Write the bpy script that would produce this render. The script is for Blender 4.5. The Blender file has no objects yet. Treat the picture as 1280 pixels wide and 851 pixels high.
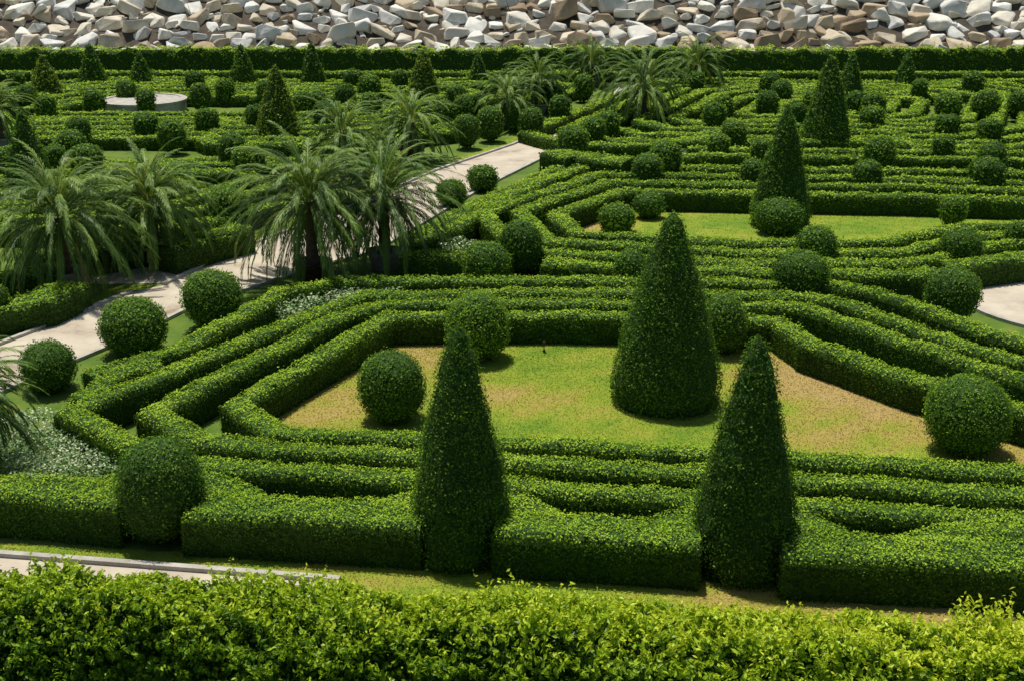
import bpy, bmesh, math, random
import numpy as np
from mathutils import Vector
random.seed(7); rng=np.random.default_rng(7)
sc=bpy.context.scene
# ---------------------------------------------------------------- image pixels to ground positions
H=9.0; F=1500.0; P=math.radians(19.5); cP,sP=math.cos(P),math.sin(P)
def S(x,y,z=0.0):
    """image pixel unprojected through the camera -> ground position (metres) on the level z"""
    u=(x-640)/F; v=(425.5-y)/F; dz=-sP+v*cP; dy=cP+v*sP; t=(z-H)/dz
    return np.array([u*t,dy*t])
def depth(x,y,z=0.0):
    v=(425.5-y)/F; return (z-H)/(-sP+v*cP)
def height_at(ypx,Y):
    v=(425.5-ypx)/F; t=Y/(cP+v*sP); return H+(-sP+v*cP)*t
HH=0.65
def L(pts,z=HH): return np.array([S(x,y,z) for x,y in pts])

# ---------------------------------------------------------------- materials
def mat(name):
    m=bpy.data.materials.new(name); m.use_nodes=True
    nt=m.node_tree; nt.nodes.clear(); return m,nt
def N(nt,t,**k):
    n=nt.nodes.new(t)
    for a,b in k.items(): setattr(n,a,b)
    return n
def ramp(nt,stops):
    r=N(nt,'ShaderNodeValToRGB'); e=r.color_ramp.elements
    while len(e)<len(stops): e.new(0.5)
    for i,(p,c) in enumerate(stops): e[i].position=p; e[i].color=(*c,1)
    return r
def leafmat(name,stops,trans=0.28,rough=0.5,spec=0.15):
    m,nt=mat(name); lk=nt.links.new
    out=N(nt,'ShaderNodeOutputMaterial'); b=N(nt,'ShaderNodeBsdfPrincipled'); tr=N(nt,'ShaderNodeBsdfTranslucent'); mx=N(nt,'ShaderNodeMixShader')
    at=N(nt,'ShaderNodeAttribute',attribute_name='growth_shade'); r=ramp(nt,stops)  # per-face leaf tone: new growth, with shade painted in on the hedges
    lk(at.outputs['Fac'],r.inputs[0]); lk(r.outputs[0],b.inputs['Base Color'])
    hs=N(nt,'ShaderNodeHueSaturation'); hs.inputs['Hue'].default_value=0.48; hs.inputs['Value'].default_value=1.3; lk(r.outputs[0],hs.inputs['Color']); lk(hs.outputs[0],tr.inputs['Color'])
    b.inputs['Roughness'].default_value=rough; b.inputs['Specular IOR Level'].default_value=spec
    mx.inputs[0].default_value=trans; lk(b.outputs[0],mx.inputs[1]); lk(tr.outputs[0],mx.inputs[2]); lk(mx.outputs[0],out.inputs[0]); return m
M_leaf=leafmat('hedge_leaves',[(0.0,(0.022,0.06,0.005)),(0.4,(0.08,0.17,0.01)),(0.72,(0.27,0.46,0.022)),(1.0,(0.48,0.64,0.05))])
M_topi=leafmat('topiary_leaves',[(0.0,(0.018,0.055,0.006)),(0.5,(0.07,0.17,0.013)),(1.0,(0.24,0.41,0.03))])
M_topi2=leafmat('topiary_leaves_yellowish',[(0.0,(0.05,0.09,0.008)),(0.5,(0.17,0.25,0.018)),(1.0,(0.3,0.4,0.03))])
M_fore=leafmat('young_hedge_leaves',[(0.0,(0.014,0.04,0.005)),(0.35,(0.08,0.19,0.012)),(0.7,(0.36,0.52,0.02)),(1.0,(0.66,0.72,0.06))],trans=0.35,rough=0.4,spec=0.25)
M_palm=leafmat('palm_fronds',[(0.0,(0.03,0.07,0.012)),(0.5,(0.1,0.19,0.03)),(0.9,(0.28,0.4,0.07)),(1.0,(0.45,0.4,0.15))],trans=0.25,rough=0.45,spec=0.2)
M_flow=leafmat('pale_flowers',[(0.0,(0.08,0.18,0.04)),(0.4,(0.2,0.32,0.11)),(0.65,(0.5,0.58,0.35)),(1.0,(0.75,0.78,0.6))],trans=0.2)
M_grass=leafmat('grass_blades',[(0.0,(0.13,0.23,0.016)),(0.4,(0.25,0.3,0.03)),(0.7,(0.33,0.27,0.06)),(1.0,(0.38,0.28,0.1))],trans=0.2)
def surf(name,stops,scale,rough=0.9,bump=0.3,bscale=None,attr=None,island=False,det=5):
    m,nt=mat(name); lk=nt.links.new
    out=N(nt,'ShaderNodeOutputMaterial'); b=N(nt,'ShaderNodeBsdfPrincipled'); g=N(nt,'ShaderNodeNewGeometry')
    no=N(nt,'ShaderNodeTexNoise'); no.inputs['Scale'].default_value=scale; no.inputs['Detail'].default_value=det; no.inputs['Roughness'].default_value=0.62
    lk(g.outputs['Position'],no.inputs['Vector']); r=ramp(nt,stops)
    src=no.outputs['Fac']
    if attr or island:
        at=N(nt,'ShaderNodeAttribute',attribute_name=attr or 'x')
        a=N(nt,'ShaderNodeMath',operation='MULTIPLY_ADD'); a.inputs[1].default_value=0.7; a.inputs[2].default_value=-0.35
        s=N(nt,'ShaderNodeMath',operation='ADD'); lk(src,a.inputs[0]); lk(a.outputs[0],s.inputs[0])
        lk(g.outputs['Random Per Island'] if island else at.outputs['Fac'],s.inputs[1]); src=s.outputs[0]
    lk(src,r.inputs[0]); lk(r.outputs[0],b.inputs['Base Color']); b.inputs['Roughness'].default_value=rough
    b.inputs['Specular IOR Level'].default_value=0.2
    if bump>0:
        n2=N(nt,'ShaderNodeTexNoise'); n2.inputs['Scale'].default_value=bscale or scale*8; n2.inputs['Detail'].default_value=4
        lk(g.outputs['Position'],n2.inputs['Vector']); bp=N(nt,'ShaderNodeBump'); bp.inputs['Strength'].default_value=bump; bp.inputs['Distance'].default_value=0.05
        lk(n2.outputs['Fac'],bp.inputs['Height']); lk(bp.outputs[0],b.inputs['Normal'])
    lk(b.outputs[0],out.inputs[0]); return m
M_body=surf('hedge_twigs',[(0.3,(0.014,0.035,0.005)),(0.7,(0.04,0.09,0.01))],14,bump=0,det=1)
M_ground=surf('ground_grass',[(0.3,(0.06,0.11,0.015)),(0.5,(0.1,0.17,0.02)),(0.62,(0.14,0.18,0.03)),(0.75,(0.2,0.16,0.07))],0.9,bump=0.6,bscale=25)
M_lawn=surf('lawn',[(0.0,(0.12,0.22,0.015)),(0.35,(0.23,0.29,0.025)),(0.65,(0.32,0.27,0.055)),(1.0,(0.38,0.28,0.1))],2.5,bump=0.7,bscale=30,attr='dry')
M_path=surf('path_concrete',[(0.3,(0.26,0.2,0.14)),(0.42,(0.42,0.36,0.28)),(0.6,(0.52,0.46,0.36)),(0.8,(0.58,0.52,0.42))],0.9,bump=0.15,bscale=20,det=8)
M_kerb=surf('kerb_concrete',[(0.3,(0.3,0.28,0.24)),(0.7,(0.5,0.47,0.42))],3,bump=0.2)
M_stone=surf('embankment_stone',[(0.0,(0.42,0.34,0.23)),(0.15,(0.56,0.49,0.37)),(0.35,(0.66,0.62,0.52)),(0.6,(0.72,0.7,0.62)),(0.8,(0.52,0.52,0.49)),(1.0,(0.76,0.74,0.67))],1.6,bump=1.0,bscale=2.5,island=True)
M_stoneb=surf('embankment_stone_brown',[(0.0,(0.26,0.19,0.12)),(0.4,(0.46,0.36,0.24)),(0.7,(0.56,0.48,0.34)),(1.0,(0.64,0.58,0.46))],1.6,bump=1.0,bscale=2.5,island=True)
M_soil=surf('soil',[(0.3,(0.05,0.042,0.03)),(0.7,(0.11,0.09,0.065))],2,bump=0.5)
M_pot=surf('brown_pot',[(0.3,(0.035,0.02,0.015)),(0.7,(0.08,0.045,0.03))],6,rough=0.5)
M_pot2=surf('concrete_pot',[(0.3,(0.2,0.19,0.16)),(0.7,(0.36,0.34,0.3))],6)
M_trunk=surf('palm_trunk',[(0.3,(0.1,0.075,0.05)),(0.7,(0.22,0.18,0.12))],9,bump=1)

# ---------------------------------------------------------------- mesh helpers
def make(name,parts,parent=None):
    me=bpy.data.meshes.new(name); mats=[]
    Vs=[];loops=[];starts=[];mi=[];gr=[];vo=0;lo=0
    for V,Fc,m,g in parts:
        if m not in mats: mats.append(m)
        V=np.asarray(V,float).reshape(-1,3); Fc=np.asarray(Fc,int)
        if len(Fc)==0: continue
        Vs.append(V); loops.append((Fc+vo).ravel()); k=Fc.shape[1]
        starts.append(lo+np.arange(len(Fc))*k); mi.append(np.full(len(Fc),mats.index(m)))
        gr.append(np.full(len(Fc),0.2) if g is None else np.asarray(g,float)); vo+=len(V); lo+=Fc.size
    V=np.concatenate(Vs); lp=np.concatenate(loops); st=np.concatenate(starts)
    me.vertices.add(len(V)); me.vertices.foreach_set('co',V.ravel())
    me.loops.add(len(lp)); me.loops.foreach_set('vertex_index',lp.astype(np.int32))
    me.polygons.add(len(st)); me.polygons.foreach_set('loop_start',st.astype(np.int32))
    for m in mats: me.materials.append(m)
    me.update(calc_edges=True)
    me.polygons.foreach_set('material_index',np.concatenate(mi).astype(np.int32))
    me.polygons.foreach_set('use_smooth',np.zeros(len(st),bool))
    gg=np.concatenate(gr).astype(np.float32)
    a=me.attributes.new('dry' if M_lawn in mats else 'growth_shade','FLOAT','FACE'); a.data.foreach_set('value',gg)
    if M_lawn in mats:
        a=me.attributes.new('growth_shade','FLOAT','FACE'); a.data.foreach_set('value',gg)
    o=bpy.data.objects.new(name,me); sc.collection.objects.link(o)
    if parent: o.parent=parent
    return o
def nrm(a): return a/np.maximum(np.linalg.norm(a,axis=-1,keepdims=True),1e-9)
def lump(p,f=1.0,s=0.0):
    x,y,z=p[...,0]*f,p[...,1]*f,p[...,2]*f
    return (np.sin(x*2.1+s+1.3*np.sin(y*1.7+s))+np.sin(y*2.3+1.1*np.sin(z*2.9+x)+s*2)+np.sin(z*2.7+x*1.3-y*1.9+s*3)+0.6*np.sin(x*5.3-y*4.1+z*4.7+s))/3.6
def patch(p): return .13*lump(p,.45,1)+.11*lump(p,1.5,4)+.09*lump(p,4.2,7)
def leaves(Pt,Nr,size,jit=0.9,wid=0.55,out=0.03):
    n=len(Pt); size=np.broadcast_to(size,(n,))[:,None]
    nn=nrm(Nr+jit*rng.normal(size=(n,3))*0.6); t=nrm(np.cross(nn,rng.normal(size=(n,3)))); b=np.cross(nn,t)
    sz=size*rng.uniform(0.7,1.3,(n,1)); c=Pt+Nr*rng.uniform(-0.4,1,(n,1))*out
    V=np.stack([c-t*sz*.5,c+b*sz*wid*.5+nn*sz*.08,c+t*sz*.5,c-b*sz*wid*.5+nn*sz*.08],1).reshape(-1,3)
    return V,np.arange(4*n).reshape(-1,4)
def lod(d): return np.maximum(1.0,d/20.0)
D0=1050.0; S0=0.042

def hedge(pts,w=0.5,h=HH,closed=False,name='box_hedge',leafm=None,amp=0.036,boost=0.0,dmul=1.0):
    p=np.asarray(pts,float); n=len(p)
    if closed: prev=np.roll(p,1,0); nxt=np.roll(p,-1,0)
    else:
        prev=np.vstack([2*p[0]-p[1],p[:-1]]); nxt=np.vstack([p[1:],2*p[-1]-p[-2]])
    d1=nrm(p-prev); d2=nrm(nxt-p); n1=np.stack([-d1[:,1],d1[:,0]],1); n2=np.stack([-d2[:,1],d2[:,0]],1)
    m=nrm(n1+n2); c=np.clip((m*n1).sum(1),0.6,1); m=m/c[:,None]*(w/2)
    if closed: p=np.vstack([p,p[:1]]); m=np.vstack([m,m[:1]])
    C=[];Mv=[]
    for i in range(len(p)-1):
        k=max(1,int(np.linalg.norm(p[i+1]-p[i])/0.35)); t=np.arange(k)/k
        C.append(p[i]+(p[i+1]-p[i])*t[:,None]); Mv.append(m[i]+(m[i+1]-m[i])*t[:,None])
    C.append(p[-1:]);Mv.append(m[-1:]); C=np.vstack(C);Mv=np.vstack(Mv); n=len(C)
    # hand-clipped, so the line wanders a little
    sd=rng.uniform(0,9); C3=np.c_[C,np.zeros(n)]; Mv=Mv*(1+0.1*lump(C3,.8,sd))[:,None]; C=C+nrm(Mv)*(0.035*lump(C3,.6,sd+3))[:,None]
    e=min(0.2/w,0.45); rd=.1
    aa=np.array([-1,-1.02,-1+e*.35,-1+e,1-e,1-e*.35,1.02,1]); zz=np.array([0,h-rd*1.4,h-rd*.45,h,h,h-rd*.45,h-rd*1.4,0])-0.03; nc=8
    V=np.zeros((n,nc,3)); V[:,:,:2]=C[:,None,:]+Mv[:,None,:]*aa[None,:,None]*(1-0.045/w); V[:,:,2]=zz
    seed=rng.uniform(0,9)
    def disp(V):
        q=V.copy(); l=lump(V,1.6,seed)+0.7*lump(V,4.5,seed+2); q[...,2]=V[...,2]+l*amp*np.clip(V[...,2]/h,0,1); return q
    V=disp(V); idx=np.arange(n*nc).reshape(n,nc)
    Q=np.stack([idx[:-1,:-1],idx[:-1,1:],idx[1:,1:],idx[1:,:-1]],-1).reshape(-1,4)
    caps=[]
    for r_,fl in ((idx[0],0),(idx[-1],1)):
        for q_ in ([0,1,6,7],[1,2,5,6],[2,3,4,5]): caps.append([r_[j] for j in (q_[::-1] if fl else q_)])
    if not closed: Q=np.vstack([Q,caps])
    seg=np.linalg.norm(C[1:]-C[:-1],axis=1); mid=(C[1:]+C[:-1])/2; d=np.hypot(mid[:,0],mid[:,1])
    per=w+2*h; cnt=rng.poisson(seg*per*D0*dmul/lod(d)**2); si=np.repeat(np.arange(len(seg)),cnt); k=len(si)
    t=rng.uniform(size=(k,1)); cc=C[si]+(C[si+1]-C[si])*t; mm=Mv[si]+(Mv[si+1]-Mv[si])*t
    u=rng.uniform(0,per,k); top=u<w; a=np.where(top,rng.uniform(-1,1,k),np.where(u<w+h,-1,1)); z=np.where(top,h,rng.uniform(0.0,h-rd*.6,k))
    edge=np.where(top,np.clip((np.abs(a)-(1-e))/e,0,1),0); z=z-edge**2*rd
    Pt=np.zeros((k,3)); Pt[:,:2]=cc+mm*a[:,None]; Pt[:,2]=z; Nr=np.zeros((k,3)); Nr[:,2]=np.where(top,1,0.05)
    Nr[:,:2]=nrm(mm)*np.where(top,a*edge*1.2,a)[:,None]; Nr=nrm(Nr); Pt=disp(Pt)
    Pt+= Nr*(lump(Pt,3,seed)*amp*0.8)[:,None]
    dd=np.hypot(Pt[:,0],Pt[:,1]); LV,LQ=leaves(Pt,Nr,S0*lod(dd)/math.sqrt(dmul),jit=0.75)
    g=np.where(top,0.52+0.45*rng.uniform(size=k),0.0+0.42*rng.uniform(size=k)+0.25*(z/h)**5)+boost+patch(Pt)  # young tops lighter; shade on the sides is also put into the leaf tone
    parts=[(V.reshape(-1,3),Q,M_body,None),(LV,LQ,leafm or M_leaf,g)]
    if not closed:
        for ci,(c0,m0,dr) in enumerate(((C[0],Mv[0],C[0]-C[1]),(C[-1],Mv[-1],C[-1]-C[-2]))):
            kk=int(w*h*D0*dmul/lod(np.hypot(*c0))**2)+1; a=rng.uniform(-1,1,(kk,1)); z=rng.uniform(0,h-.05,kk)
            Pt=np.zeros((kk,3)); Pt[:,:2]=c0+m0*a; Pt[:,2]=z; Nr=np.zeros((kk,3)); Nr[:,:2]=nrm(dr)
            V2,Q2=leaves(Pt,Nr,S0*lod(np.hypot(*c0))/math.sqrt(dmul)); parts.append((V2,Q2,leafm or M_leaf,rng.uniform(.05,.5,kk)+boost))
    # untidy shoots above the clip line
    ks=int(k*.035); ii=rng.integers(0,k,ks); ii=ii[top[ii]]; SV,SQ=leaves(Pt_top(LV,ii)+np.c_[np.zeros((len(ii),2)),rng.uniform(.02,.08,len(ii))],rng.normal(size=(len(ii),3)),S0*lod(dd[ii])*1.1); parts.append((SV,SQ,leafm or M_leaf,rng.uniform(.5,1,len(ii))))
    return make(name,parts)
def Pt_top(LV,ii): return LV.reshape(-1,4,3)[ii].mean(1)

def revolve(name,cx,cy,prof,leafm,dmul=1.1,amp=0.042,gb=0.0):
    seed=rng.uniform(0,20); nt,na=22,28
    def at(t,th):
        r,z=prof(t); return np.stack([cx+r*np.cos(th),cy+r*np.sin(th),z],-1)
    def dp(P3):
        c=P3.copy(); rad=np.stack([P3[...,0]-cx,P3[...,1]-cy,0*P3[...,2]],-1); return c+nrm(rad)*(amp*(lump(P3,1.8,seed)+0.8*lump(P3,6,seed)))[...,None]*np.minimum(1,np.linalg.norm(rad,axis=-1)/0.15)[...,None]
    T,A=np.meshgrid(np.linspace(0,1,nt),np.linspace(0,2*math.pi,na,endpoint=False),indexing='ij')
    r,z=prof(T); V=dp(np.stack([cx+(r*0.95)*np.cos(A),cy+(r*0.95)*np.sin(A),z],-1)); idx=np.arange(nt*na).reshape(nt,na); j=np.roll(idx,-1,1)
    Q=np.stack([idx[:-1],j[:-1],j[1:],idx[1:]],-1).reshape(-1,4)
    tt=np.linspace(0,1,200); rr,z2=prof(tt); ds=np.hypot(np.diff(rr),np.diff(z2)); wt=ds*(rr[1:]+rr[:-1])/2; area=2*math.pi*wt.sum()
    d=math.hypot(cx,cy); k=int(area*D0*dmul/lod(d)**2)
    cdf=np.cumsum(wt)/wt.sum(); t=np.interp(rng.uniform(size=k),np.concatenate([[0],cdf]),tt); th=rng.uniform(0,2*math.pi,k)
    Pt=dp(at(t,th)); r1,z1=prof(np.clip(t-.01,0,1)); r2,z2=prof(np.clip(t+.01,0,1)); dr,dz=r2-r1,z2-z1
    Nr=nrm(np.stack([dz*np.cos(th),dz*np.sin(th),-dr],-1)+1e-6)
    LV,LQ=leaves(Pt,Nr,S0*lod(d)/math.sqrt(dmul)*1.05,out=0.05)
    ks=int(k*0.06); ii=rng.integers(0,k,ks); SV,SQ=leaves(Pt[ii]+Nr[ii]*rng.uniform(.03,.1,(ks,1)),nrm(Nr[ii]+rng.normal(size=(ks,3))),S0*lod(d)*1.1)
    g=0.12+0.62*rng.uniform(size=k)+0.22*np.clip(Nr[:,2],0,1)+gb+patch(Pt)*1.25  # leaf tone is lighter where the surface faces up
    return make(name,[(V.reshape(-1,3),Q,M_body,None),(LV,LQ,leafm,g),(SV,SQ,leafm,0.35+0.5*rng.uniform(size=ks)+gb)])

def cone(x,yb,yt,wpx,leafm=None,blunt=0.05):
    b=S(x,yb); R=wpx/2*depth(x,yb)/F*0.98; c=b*(1+R*0.9/np.linalg.norm(b)); h=height_at(yt,c[1])
    pw=rng.uniform(1.15,1.35)
    def prof(t):
        r=R*np.minimum(1,0.9+t*0.8)*(1-np.power(t,pw))**0.9
        r=np.where(t>0.97,r*np.sqrt(np.clip((1-t)/0.03,0,1))*1.0+R*blunt*np.clip((1-t)/0.03,0,1),r+R*blunt)
        return r,h*t
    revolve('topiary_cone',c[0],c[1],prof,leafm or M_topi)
OPEN={(975,270),(772,273),(603,223),(811,257),(564,242)}
def ball(x,y,w,h=None,leafm=None):
    asp=(h or w*0.97)/w; z=0.5; zmin=0.0 if (y>400 or (x,y) in OPEN) else (0.78 if y>235 else 0.9)
    for _ in range(6):
        t=depth(x,y,z); r=w/2*t/F; z=max(r*asp,zmin)
    c=S(x,y,z); rz=r*asp; low=max(rz,z-.05)
    def prof(t):
        ph=-math.pi/2+math.pi*t; e=0.86; s=np.sin(ph)
        return r*0.97*np.abs(np.cos(ph))**e, z+np.where(s<0,low,rz)*0.97*np.sign(s)*np.abs(s)**0.95
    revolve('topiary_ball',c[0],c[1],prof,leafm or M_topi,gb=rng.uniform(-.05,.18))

# ---------------------------------------------------------------- ground sheets
def poly_obj(name,pts,z,m):
    bm=bmesh.new(); vs=[bm.verts.new((p[0],p[1],z)) for p in pts]; f=bm.faces.new(vs)
    f.normal_update()
    if f.normal.z<0: f.normal_flip()
    bmesh.ops.triangulate(bm,faces=bm.faces[:])
    me=bpy.data.meshes.new(name); bm.to_mesh(me); bm.free(); me.materials.append(m)
    o=bpy.data.objects.new(name,me); sc.collection.objects.link(o); return o
poly_obj('ground',[(-1500,-300),(1500,-300),(1500,3000),(-1500,3000)],0,M_ground)
def inpoly(X,Y,poly):
    r=np.zeros(X.shape,bool); n=len(poly)
    for i in range(n):
        x1,y1=poly[i];x2,y2=poly[(i+1)%n]
        c=((y1>Y)!=(y2>Y))&(X<(x2-x1)*(Y-y1)/((y2-y1) if abs(y2-y1)>1e-9 else 1e-9)+x1); r^=c
    return r
def dryness(X,Y,cs):
    d=np.zeros(X.shape)+0.2
    for x,y,r,a in cs:
        c=S(x,y); d+=a*np.exp(-((X-c[0])**2+(Y-c[1])**2*1.3)/r**2)
    P3=np.stack([X,Y,0*X],-1); return np.clip(d+0.22*lump(P3,.9,3)+0.16*lump(P3,2.7,1)+.1*lump(P3,7,2),0,1)
def lawn(poly,cs,name='lawn',step=0.14,z=0.006,blades=500):
    poly=np.asarray(poly); x0,y0=poly.min(0);x1,y1=poly.max(0)
    xs=np.arange(x0,x1,step);ys=np.arange(y0,y1,step); X,Y=np.meshgrid(xs,ys); k=inpoly(X+step/2,Y+step/2,poly); X=X[k];Y=Y[k]; n=len(X)
    V=np.stack([np.stack([X,Y],1),np.stack([X+step,Y],1),np.stack([X+step,Y+step],1),np.stack([X,Y+step],1)],1)
    V=np.concatenate([V,np.full((n,4,1),z)],2).reshape(-1,3)
    parts=[(V,np.arange(4*n).reshape(-1,4),M_lawn,dryness(X,Y,cs))]
    kb=int(n*step*step*blades)
    if kb:
        i=rng.integers(0,n,kb); bx=X[i]+rng.uniform(0,step,kb); by=Y[i]+rng.uniform(0,step,kb); base=np.stack([bx,by,np.full(kb,z)],1)
        th=rng.uniform(0,6.28,kb); sc_=lod(np.hypot(bx,by)); side=np.stack([np.cos(th),np.sin(th),0*th],1)*(0.007*sc_)[:,None]; up=np.stack([rng.normal(size=kb)*.02,rng.normal(size=kb)*.02,rng.uniform(.012,.03,kb)],1)
        BV=np.stack([base-side,base+side,base+up],1).reshape(-1,3)
        parts.append((BV,np.arange(3*kb).reshape(-1,3),M_grass,np.clip(dryness(bx,by,cs)+rng.uniform(-.1,.12,kb),0,1)))
    return make(name,parts)
A1=[(1330,590),(1000,567),(650,549),(345,535),(292,503),(485,393),(700,391),(972,398),(1012,425),(1140,470),(1330,522)]
lawn(L(A1),[(400,515,1.6,.5),(470,455,1.5,.42),(540,440,1.5,.35),(1000,460,1.8,.5),(1060,490,2.0,.42),(1150,510,2.2,.38),(1280,550,1.8,.5),(700,505,1.3,.35),(1000,545,1.0,.3),(600,500,.8,.3)],blades=800)
A2=[(1330,250),(1130,243),(775,237),(695,266),(725,290),(950,302),(1110,300),(1180,283),(1330,275)]
lawn(L(A2),[(735,282,1.6,.6),(1120,265,2.0,.1)],step=0.3,blades=150)
lawn([S(*p) for p in [(-60,420),(0,400),(100,362),(185,358),(172,364),(30,417),(-60,450)]],[(60,395,.6,.2)],name='lawn',step=0.12,blades=500)
lawn([S(*p) for p in [(-60,676),(150,686),(510,706),(860,726),(1340,760),(1340,830),(860,800),(470,760),(432,728),(150,704),(-60,688)]],[(1250,775,2.5,.6),(430,715,1.0,.4),(900,750,1.5,.4)],name='lawn',step=0.06,blades=900)
lawn([S(*p) for p in [(1195,350),(1340,325),(1340,338),(1215,362)]],[(1250,345,1,.3)],name='lawn',step=0.2,blades=200)
lawn([S(*p) for p in [(540,212),(640,172),(700,148),(752,128),(760,129),(700,154),(640,180),(548,213)]],[],name='lawn',step=0.25,blades=100)
lawn([S(*p) for p in [(150,345),(300,308),(330,296),(318,292),(230,312),(130,336)]],[],name='lawn',step=0.2,blades=200)
pl=[(-80,462),(30,420),(165,366),(205,357),(300,312),(420,268),(545,214),(640,182),(700,156),(757,131),(775,110)]
pr=[(860,112),(812,130),(735,163),(680,198),(600,238),(470,315),(350,350),(240,385),(160,425),(95,452),(50,470),(-80,530)]
poly_obj('garden_path',[S(*p) for p in pl+pr],0.012,M_path)
poly_obj('side_path',[S(*p) for p in [(-80,366),(90,341),(262,331),(206,355),(100,356),(-80,384)]],0.016,M_path)
c=S(1345,378); poly_obj('paved_circle',[(c[0]+2.75*math.cos(a),c[1]+2.75*math.sin(a)) for a in np.linspace(0,2*math.pi,48,endpoint=False)],0.012,M_path)
kl=[(-60,690),(150,706),(425,727)]
K=[S(*p) for p in kl]; poly_obj('service_path',[*K,*[k+np.array([0.2,-2.6]) for k in K[::-1]]],0.012,M_path)
def kerb(pts,w=0.11,h=0.08):
    p=np.asarray(pts)
    d=nrm(np.gradient(p,axis=0)); nn=np.stack([-d[:,1],d[:,0]],1)*w/2; n=len(p)
    V=np.zeros((n,4,3)); V[:,0,:2]=p-nn;V[:,1,:2]=p-nn;V[:,2,:2]=p+nn;V[:,3,:2]=p+nn; V[:,1:3,2]=h
    idx=np.arange(4*n).reshape(n,4); Q=np.stack([idx[:-1,:-1],idx[:-1,1:],idx[1:,1:],idx[1:,:-1]],-1).reshape(-1,4)
    Q=np.vstack([Q,[idx[0]],[idx[-1][::-1]]]); make('kerb',[(V.reshape(-1,3),Q,M_kerb,None)])
kerb([S(*p) for p in pl[:3]]); kerb([S(*p) for p in pl[3:]]); kerb([S(*p) for p in pr[1:]]); kerb(K)
kerb([(c[0]+2.8*math.cos(a),c[1]+2.8*math.sin(a)) for a in np.linspace(0,2*math.pi,49)])

# ---------------------------------------------------------------- hedges: near parterre
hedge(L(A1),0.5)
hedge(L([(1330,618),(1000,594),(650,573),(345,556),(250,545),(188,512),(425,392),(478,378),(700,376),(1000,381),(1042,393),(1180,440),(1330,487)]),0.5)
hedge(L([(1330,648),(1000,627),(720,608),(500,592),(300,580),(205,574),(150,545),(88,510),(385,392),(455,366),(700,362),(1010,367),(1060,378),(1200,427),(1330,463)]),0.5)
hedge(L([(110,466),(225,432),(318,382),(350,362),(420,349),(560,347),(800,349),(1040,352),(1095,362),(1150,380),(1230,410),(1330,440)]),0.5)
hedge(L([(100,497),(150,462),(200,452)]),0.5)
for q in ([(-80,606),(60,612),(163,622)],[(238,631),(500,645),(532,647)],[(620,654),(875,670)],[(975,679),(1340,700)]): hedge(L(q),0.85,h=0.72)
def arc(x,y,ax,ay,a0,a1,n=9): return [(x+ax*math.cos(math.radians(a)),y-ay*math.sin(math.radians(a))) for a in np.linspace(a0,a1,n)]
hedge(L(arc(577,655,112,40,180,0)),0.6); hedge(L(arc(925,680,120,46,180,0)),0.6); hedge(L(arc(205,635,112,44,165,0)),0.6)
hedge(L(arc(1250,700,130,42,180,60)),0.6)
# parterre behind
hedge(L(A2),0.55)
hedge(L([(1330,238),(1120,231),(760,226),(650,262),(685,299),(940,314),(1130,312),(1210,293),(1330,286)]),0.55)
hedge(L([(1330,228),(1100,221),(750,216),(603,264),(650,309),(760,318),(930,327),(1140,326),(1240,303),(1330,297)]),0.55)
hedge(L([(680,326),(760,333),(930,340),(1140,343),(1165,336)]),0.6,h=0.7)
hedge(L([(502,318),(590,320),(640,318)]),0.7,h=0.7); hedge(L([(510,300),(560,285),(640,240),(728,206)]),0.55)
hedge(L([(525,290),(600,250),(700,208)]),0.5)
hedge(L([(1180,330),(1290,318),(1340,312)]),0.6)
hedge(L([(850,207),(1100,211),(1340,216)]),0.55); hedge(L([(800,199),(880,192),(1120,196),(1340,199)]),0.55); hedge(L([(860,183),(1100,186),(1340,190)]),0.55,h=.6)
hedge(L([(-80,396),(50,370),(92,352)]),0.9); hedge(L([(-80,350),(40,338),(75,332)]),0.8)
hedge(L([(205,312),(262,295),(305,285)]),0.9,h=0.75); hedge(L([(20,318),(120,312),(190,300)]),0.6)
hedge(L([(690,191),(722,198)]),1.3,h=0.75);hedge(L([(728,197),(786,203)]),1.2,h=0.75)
e1=np.array([1,-0.03]); e2=np.array([0.40,0.92])
def ring(c,a,b,ch,nw=0,nd=0,h=0.52,**k):
    q=[(a-ch,-b),(a,-b+ch),(a,b-ch),(a-ch,b)]
    if nw: q+=[(nw,b),(nw-nd,b-nd),(-nw+nd,b-nd),(-nw,b)]
    q+=[(-a+ch,b),(-a,b-ch),(-a,-b+ch),(-a+ch,-b)]
    if nw: q+=[(-nw,-b),(-nw+nd,-b+nd),(nw-nd,-b+nd),(nw,-b)]
    hedge([np.asarray(c)+e1*x+e2*y for x,y in q],0.62,h=h*rng.uniform(.88,1.14),closed=True,**k)
cR=(15.3,57.2)
for i in range(8):
    ring(cR,2.6+1.28*i,2.0+1.28*i,0.6+0.35*i,nw=(2.0+0.45*i if i>2 else 0),nd=1.1 if i%2 else 1.0)
cR2=(40.5,56.5)
for i in range(8): ring(cR2,3+1.3*i,2+1.28*i,0.6+0.3*i)
cL=(-14.3,57.6)
for i in range(7):
    ring(cL,6.6+1.4*i,3.0+1.28*i,1.0+0.4*i,nw=(3+0.6*i if i>1 else 0),nd=1.1)
cL2=(-43,58)
for i in range(7): ring(cL2,3+1.4*i,3+1.28*i,0.8+0.3*i)
cM=(-16.2,39.0)
for i in range(5): ring(cM,3.5+1.5*i,0.8+1.2*i,0.5+0.3*i,nw=(2.4 if i>2 else 0),nd=0.7)
hedge([(-60,70.0),(-20,70),(7,69.8)],0.7,h=.55); hedge([(12,69.8),(60,69.6)],0.7,h=.55)
hedge([(x,72.4+0.25*math.sin(x*.3)) for x in np.linspace(-60,60,25)],1.3,h=1.55,name='boundary_hedge',amp=0.2,boost=0.16,dmul=1.3)

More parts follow.
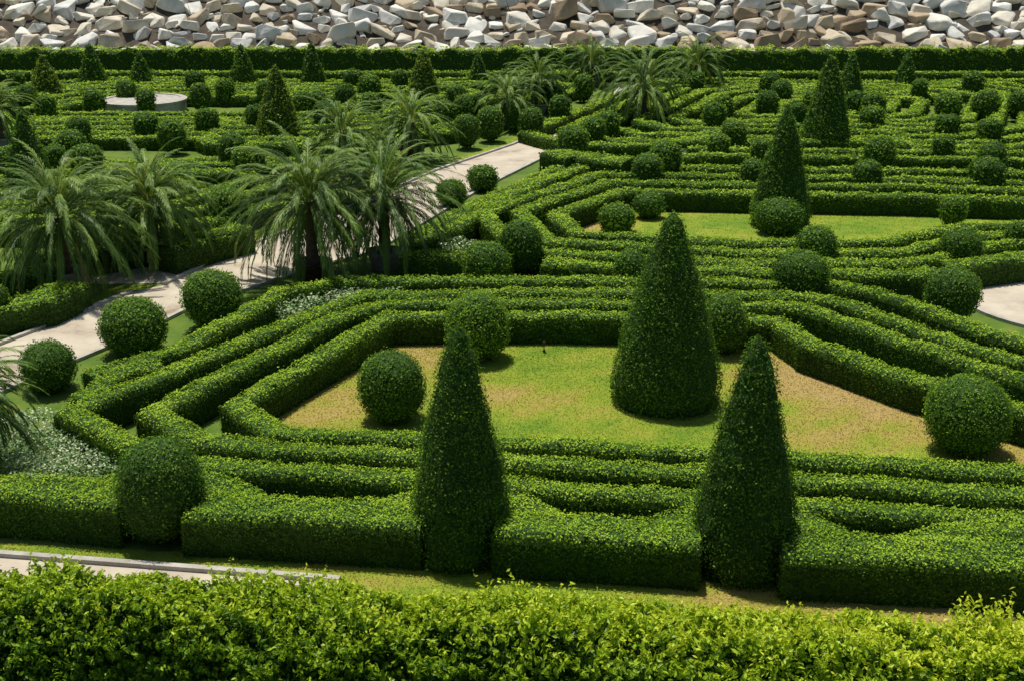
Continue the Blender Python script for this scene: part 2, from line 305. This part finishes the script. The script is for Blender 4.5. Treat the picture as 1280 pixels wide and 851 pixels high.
# ---------------------------------------------------------------- topiary
for a in [(577,716,405,132),(925,735,418,134),(830,523,264,136)]: cone(*a,blunt=0.07)
for a in [(973,290,130,76),(1030,191,68,62),(1060,137,66,38),(1130,115,66,32),(42,256,138,66),(118,114,54,38),(178,114,64,32),(305,116,55,38),(392,115,53,34),(598,113,66,30)]: cone(*a)
for a in [(350,184,82,60),(60,130,68,44),(530,134,62,44)]: cone(*a,leafm=M_topi2)
B=[(200,612,108,134),(490,483,84,90),(598,408,77,84),(1210,519,102,100),(167,408,83,70),(60,458,70,62),(265,370,74,62),(607,330,60,54),(650,308,54,64),(903,405,60,74),(788,333,42),(1000,342,70,56),(1020,308,52),(1190,365,66,60),(1203,308,52,44),(1272,292,30),(1192,259,33,28),(975,270,64,44),(772,273,48,36),(811,257,38,32),(285,256,50,44),(564,242,40,34),(603,223,40,32),(107,197,42,32),(88,182,40),(311,198,42,32),(290,185,36),(810,209,40,32),(832,195,40),(716,173,38,30),(741,161,30),(761,152,28),(1085,215,38,28),(1100,192,40,42),(1234,214,44,34),(1240,195,36),(898,178,28,20),(917,166,32),(940,213,30),(951,187,25),(894,143,30),(905,132,26),(1185,132,34),(1232,130,34),(1185,153,30,18),(1238,159,32,20),(1090,144,32,22),(1092,131,30),(960,127,28),(978,113,26),(998,141,26),(962,103,26),(1217,102,26),(1070,127,26),(214,165,36,30),(182,153,32,24),(258,148,30,24),(98,160,28),(118,126,28),(57,132,26),(250,117,26),(158,113,26),(182,124,24),(243,101,24),(320,145,28),(378,128,28),(397,126,26),(462,108,30),(463,130,28),(404,141,28),(431,118,26),(583,135,34),(556,139,28),(583,159,32),(613,151,34),(281,110,24),(331,111,22),(500,98,22),(622,106,24),(570,119,26),(730,106,26),(690,118,28),(33,119,26),(455,196,34),(20,100,22),(870,100,22),(1275,128,28),(1150,108,20),(645,140,26),(700,132,26),(665,150,30),(1180,180,28,20),(1015,125,24),(-5,372,30),(15,200,36),(440,98,22),(68,196,30)]
for b in B: ball(*b)

# ---------------------------------------------------------------- flower beds
def bed(poly,dens=500,s=0.05,hgt=0.22):
    poly=np.asarray(poly); x0,y0=poly.min(0);x1,y1=poly.max(0); n=int((x1-x0)*(y1-y0)*dens); X=rng.uniform(x0,x1,n);Y=rng.uniform(y0,y1,n); k=inpoly(X,Y,poly); X=X[k];Y=Y[k]
    P3=np.stack([X,Y,0*X],1); P3[:,2]=hgt*rng.uniform(.4,1,len(X))+0.06*lump(P3,3); Nr=np.tile([0,0,1.0],(len(X),1))
    V,Q=leaves(P3,Nr,s*lod(np.hypot(X,Y)),wid=.7); make('flower_bed',[(V,Q,M_flow,.05+.85*rng.uniform(0,1,len(X))**1.5+0.2*lump(P3,1.5))])
bed([S(*p,.3) for p in [(-60,515),(70,517),(150,560),(165,590),(-60,600)]],1500,hgt=.4)
bed([S(*p,.35) for p in [(335,388),(400,366),(515,355),(505,368),(400,385),(352,396)]],1100,hgt=.5)
bed([S(*p,.3) for p in [(512,302),(560,297),(600,305),(560,312)]],900,hgt=.4)
bed([S(*p,.2) for p in [(690,222),(760,214),(760,220),(700,232)]],500)
bed([S(*p,.2) for p in [(800,193),(860,186),(860,192),(820,202)]],400)

# ---------------------------------------------------------------- palms
def lathe(name,pr,m,n=20,parent=None,cx=0,cy=0):
    V=[];Q=[]
    for r,z in pr:
        for k in range(n): a=2*math.pi*k/n; V.append((cx+r*math.cos(a),cy+r*math.sin(a),z))
    for i in range(len(pr)-1):
        for k in range(n): Q.append((i*n+k,i*n+(k+1)%n,(i+1)*n+(k+1)%n,(i+1)*n+k))
    make(name,[(V,Q,m,None)],parent)
def palm(x,yc,yb,rp,grey=False):
    b=S(x,yb); R=rp*depth(x,yb)/F; hc=max(1.2,height_at(yc,b[1])); root=bpy.data.objects.new('potted_palm',None); root.location=(b[0],b[1],0); sc.collection.objects.link(root)
    lathe('pot',[(0.01,.005),(.33,.005),(.36,.06),(.44,.3),(.46,.42),(.52,.44),(.52,.52),(.46,.52),(.44,.46),(.01,.45)],M_pot2 if grey else M_pot,20,root)
    ph=hc-0.15; lathe('trunk',[(.2,.44),(.21,.55)]+[(0.155+0.02*(i%2)-.004*i,.6+(ph-.6)*i/9) for i in range(10)]+[(.01,ph+.05)],M_trunk,12,root)
    far=depth(x,yb)>40; nf=90 if far else 150; Vs=[];g=[]; ns=18 if far else 26
    for f in range(nf):
        az=f*2.399+rng.uniform(-.3,.3); q=(f+.5)/nf; e0=math.radians(88-112*q+rng.uniform(-12,12)); Lf=R*rng.uniform(1.0,1.5)*(0.95+0.15*q); droop=math.radians(rng.uniform(85,145))*(0.95-.3*q)
        hd=np.array([math.cos(az),math.sin(az),0]); sd=np.array([-math.sin(az),math.cos(az),0]); p=np.array([0,0,hc-0.35*q])+hd*.12; ds=Lf/ns; tone=rng.uniform(-.2,.28)-.15*q+(0.4 if q>0.93 and rng.uniform()<.35 else 0)
        tw=rng.uniform(-.5,.5)
        for i in range(ns):
            s=i/ns; e=max(e0-droop*s**1.2,math.radians(-86)); tg=hd*math.cos(e)+np.array([0,0,math.sin(e)]); up=np.cross(sd,tg)*-1; p2=p+tg*ds; w=0.015*(1-s)+.004
            if p2[2]<.12: break
            sdt=sd*math.cos(tw*s)+up*math.sin(tw*s)
            Vs+= [p-sdt*w,p+sdt*w,p2+sdt*w,p2-sdt*w]; g.append(.75+tone)
            if s>0.1:
                ll=0.24*R/1.8*(math.sin(math.pi*min(1,(s-.06)*1.02))**.6+.15)
                for k in (-1,1):
                    for jj in (0,.5):
                        q0=p+tg*ds*jj; d=nrm(tg*1.0+sdt*k*.5+up*.2+np.array([0,0,-.2])+rng.normal(size=3)*.08); wd=nrm(np.cross(d,up+rng.normal(size=3)*.2))*.010*(R/1.8+0.3)*(1.6 if far else 1)
                        mid_=q0+d*ll*.5; tip=q0+d*ll+np.array([0,0,-.22*ll])
                        Vs+= [q0,mid_+wd,tip,mid_-wd]; g.append(.44+tone+rng.uniform(-.2,.25))
            p=p2
    V=np.array(Vs); make('fronds',[(V,np.arange(len(V)).reshape(-1,4),M_palm,np.clip(g,0,1))],root)
for a in [(85,264,362,84,True),(195,245,328,70,True),(392,245,350,86,False),(482,240,336,78,True),(432,160,250,50,True),(515,148,200,48,False),(634,118,160,40,True),(672,97,143,36,True),(803,103,154,52,False),(738,76,108,36,True),(870,78,114,38,True),(2,130,188,38,True),(-35,478,610,75,True)]: palm(*a)

# ---------------------------------------------------------------- round stone platform, sprinkler
pc=S(181,140)
lathe('round_stone_platform',[(2.0,0.01),(2.0,.5),(2.06,.52),(2.06,.62),(1.75,.64),(1.74,.6),(0.02,.6)],M_kerb,64,None,pc[0],pc[1])
sp=S(680,440); lathe('lawn_sprinkler',[(.03,.006),(.03,.05),(.012,.06),(.012,.18),(.035,.19),(.04,.23),(.02,.26),(.001,.265)],M_pot,10,None,sp[0],sp[1])

# ---------------------------------------------------------------- rubble embankment
tmpl=[]
for k in range(40):
    r2=np.random.default_rng(k*50+3); bm=bmesh.new()
    for i in range(15):
        v=r2.normal(size=3); v/=np.linalg.norm(v); v=np.sign(v)*np.abs(v)**.5; v*=r2.uniform(.8,1.05); bm.verts.new(v)
    bmesh.ops.convex_hull(bm,input=bm.verts[:]); bmesh.ops.delete(bm,geom=[v for v in bm.verts if not v.link_faces],context='VERTS')
    bmesh.ops.dissolve_limit(bm,angle_limit=math.radians(16),verts=bm.verts[:],edges=bm.edges[:])
    bmesh.ops.bevel(bm,geom=bm.edges[:],offset=.07,segments=1,affect='EDGES')
    bmesh.ops.triangulate(bm,faces=bm.faces[:]); bm.verts.index_update()
    tmpl.append((np.array([v.co[:] for v in bm.verts]),np.array([[v.index for v in f.verts] for f in bm.faces]))); bm.free()
SV=[[],[]];SF=[[],[]];vo=[0,0]
def stones(q0,dq,lo_,hi_,off,sp_):
    q=q0
    while q<19:
        x=-62+rng.uniform(0,1)
        while x<62:
            u=rng.uniform(); sx=lo_+(hi_-lo_)*u**1.3*(1.15 if x>2 else 1); sz=sx*rng.uniform(.5,.75)
            V,T=tmpl[rng.integers(0,40)]; a=rng.uniform(-.6,.6)+(math.pi if rng.uniform()<.5 else 0); V=V*np.array([sx,sx*rng.uniform(.7,.95),sz]); ca,sa=math.cos(a),math.sin(a)
            tl=rng.uniform(-.3,.3); ty=rng.uniform(-.1,.6); V=np.stack([V[:,0]*ca-V[:,1]*sa,V[:,0]*sa+V[:,1]*ca,V[:,2]+V[:,0]*tl+V[:,1]*ty],1)
            qq=q+rng.uniform(-.35,.35); V=V+np.array([x+sx,74.6+qq*.82,off+qq*.57+rng.uniform(-.1,.12)])
            br=1 if rng.uniform()<(.65*math.exp(-((x-17)/10)**2-((qq-1.5)/3)**2)+.14) else 0
            SV[br].append(V);SF[br].append(T+vo[br]);vo[br]+=len(V); x+=sx*sp_+rng.uniform(0,.08)
        q+=dq
stones(0,.62,.3,.55,-.05,1.7); stones(.2,.86,.5,1.05,.25,1.75)
make('rubble_stone_embankment',[(np.vstack(SV[0]),np.vstack(SF[0]),M_stone,None),(np.vstack(SV[1]),np.vstack(SF[1]),M_stoneb,None),([(-80,73.9,-.02),(80,73.9,-.02),(80,91,11.4),(-80,91,11.4),(-80,400,11.4),(80,400,11.4)],[[0,1,2,3],[3,2,5,4]],M_soil,None)])

# ---------------------------------------------------------------- foreground hedge (unclipped young shoots)
def fore():
    ZT=1.75; a=S(-140,690,ZT); b=S(1420,775,ZT); ax=nrm(b-a); per=np.array([ax[1],-ax[0]]); Ln=np.linalg.norm(b-a); W=1.1
    def top(s,u):
        P3=np.stack([s,u*2,0*s],-1); f=s/Ln; return ZT-.04-.12*np.exp(-((f-.1)/.05)**2)+.1*np.exp(-((f-.22)/.05)**2)+0.1*lump(P3,.9,5)+0.12*lump(P3,2.6,1)-0.3*np.clip((np.abs(u/W-.5)*2-.55)/.45,0,1)**2
    def bulge(P3,n): P3[...,:2]+=np.asarray(n)*(.16*lump(P3,1.3,2)+.14*lump(P3,3.1,6))[...,None]; return P3
    parts=[]
    s=np.linspace(0,Ln,140); u=np.linspace(.14,W-.14,8); Sg,U=np.meshgrid(s,u,indexing='ij'); Z=top(Sg,U)-.25
    V=np.concatenate([a+ax*Sg[...,None]+per*U[...,None],Z[...,None]],-1); lo=V.copy()[:,[0]];lo[...,2]=0; hi=V.copy()[:,[-1]];hi[...,2]=0; V=np.concatenate([lo,V,hi],1); n,mm=V.shape[:2]; idx=np.arange(n*mm).reshape(n,mm)
    Q=np.stack([idx[:-1,:-1],idx[:-1,1:],idx[1:,1:],idx[1:,:-1]],-1).reshape(-1,4); parts.append((V.reshape(-1,3),Q,M_body,None))
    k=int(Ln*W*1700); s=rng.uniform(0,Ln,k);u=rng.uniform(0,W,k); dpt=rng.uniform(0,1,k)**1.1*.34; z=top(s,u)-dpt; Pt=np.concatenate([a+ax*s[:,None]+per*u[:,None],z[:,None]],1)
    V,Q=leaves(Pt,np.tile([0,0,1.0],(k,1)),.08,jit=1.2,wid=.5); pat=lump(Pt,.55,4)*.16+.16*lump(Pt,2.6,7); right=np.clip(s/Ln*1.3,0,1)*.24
    parts.append((V,Q,M_fore,.4+rng.uniform(-.2,.3,k)-dpt*2+pat+right))  # deeper leaves coloured darker: shade pockets painted into the leaf tone
    for uu,sg in ((0,-1),(W,1)):
        k=int(Ln*1.6*1300); s=rng.uniform(0,Ln,k); z=rng.uniform(0.05,1.55,k); Pt=np.concatenate([a+ax*s[:,None]+per*(uu+sg*rng.uniform(-.3,.03,k)[:,None]),z[:,None]],1); Pt=bulge(Pt,per*sg)
        V,Q=leaves(Pt,np.tile([*(per*sg),.3],(k,1)),.08,jit=1.2,wid=.5); parts.append((V,Q,M_fore,.04+rng.uniform(-.2,.3,k)+.3*(z/1.6)**4+lump(Pt,.8,4)*.14+.26*s/Ln))  # side leaves darkened downwards, shade painted into their colour
    ns=4600; s=rng.uniform(0,Ln,ns); fr=rng.uniform(size=ns)<.42; u=np.where(fr,W+rng.uniform(-.05,.05,ns),rng.uniform(0,W,ns)); z=np.where(fr,rng.uniform(.7,1.5,ns),top(s,np.clip(u,0,W))); wv=np.clip(lump(np.stack([s,u,0*s],1),1.1,9)+.65,.2,1.6); hgt=rng.uniform(.1,.32,ns)*wv
    lean=rng.normal(size=(ns,2))*.35+per*np.where(fr,.9,0)[:,None]; base=np.concatenate([a+ax*s[:,None]+per*u[:,None],z[:,None]-.03],1); base=np.where(fr[:,None],bulge(base.copy(),per),base); nl=12
    t=np.tile(np.linspace(.1,1,nl),ns); bi=np.repeat(np.arange(ns),nl); Pt=base[bi]+np.concatenate([lean[bi]*(hgt[bi]*t)[:,None],(hgt[bi]*t)[:,None]],1); Nr=nrm(np.concatenate([rng.normal(size=(len(t),2)),rng.uniform(.3,1.3,(len(t),1))],1))
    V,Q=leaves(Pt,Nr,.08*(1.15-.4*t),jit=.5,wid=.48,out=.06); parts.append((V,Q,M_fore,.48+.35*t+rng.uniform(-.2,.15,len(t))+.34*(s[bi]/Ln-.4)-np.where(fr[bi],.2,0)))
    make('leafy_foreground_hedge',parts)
fore()

# ---------------------------------------------------------------- light & camera
el=math.radians(73); az=math.radians(-25)
w=bpy.data.worlds.new("World"); sc.world=w; w.use_nodes=True; nt=w.node_tree
sky=nt.nodes.new('ShaderNodeTexSky'); sky.sky_type='NISHITA'; sky.sun_disc=False; sky.sun_elevation=el; sky.sun_rotation=az
bg=nt.nodes['Background']; bg.inputs[1].default_value=0.085; nt.links.new(sky.outputs[0],bg.inputs[0])
ld=bpy.data.lights.new('sun','SUN'); ld.energy=5.0; ld.angle=math.radians(1.5); ld.color=(1,.95,.84)
lo=bpy.data.objects.new('sun',ld); sc.collection.objects.link(lo)
lo.rotation_euler=Vector((math.cos(el)*math.sin(az),math.cos(el)*math.cos(az),math.sin(el))).to_track_quat('Z','Y').to_euler(); lo.location=(0,0,60)
cd=bpy.data.cameras.new('camera'); cam=bpy.data.objects.new('camera',cd); sc.collection.objects.link(cam); cam.location=(0,0,H); cam.rotation_euler=(math.radians(90)-P,0,0)
cd.sensor_width=36; cd.lens=36*F/1280; cd.clip_end=5000; sc.camera=cam
sc.view_settings.view_transform='Standard'; sc.view_settings.look='None'; sc.view_settings.exposure=0
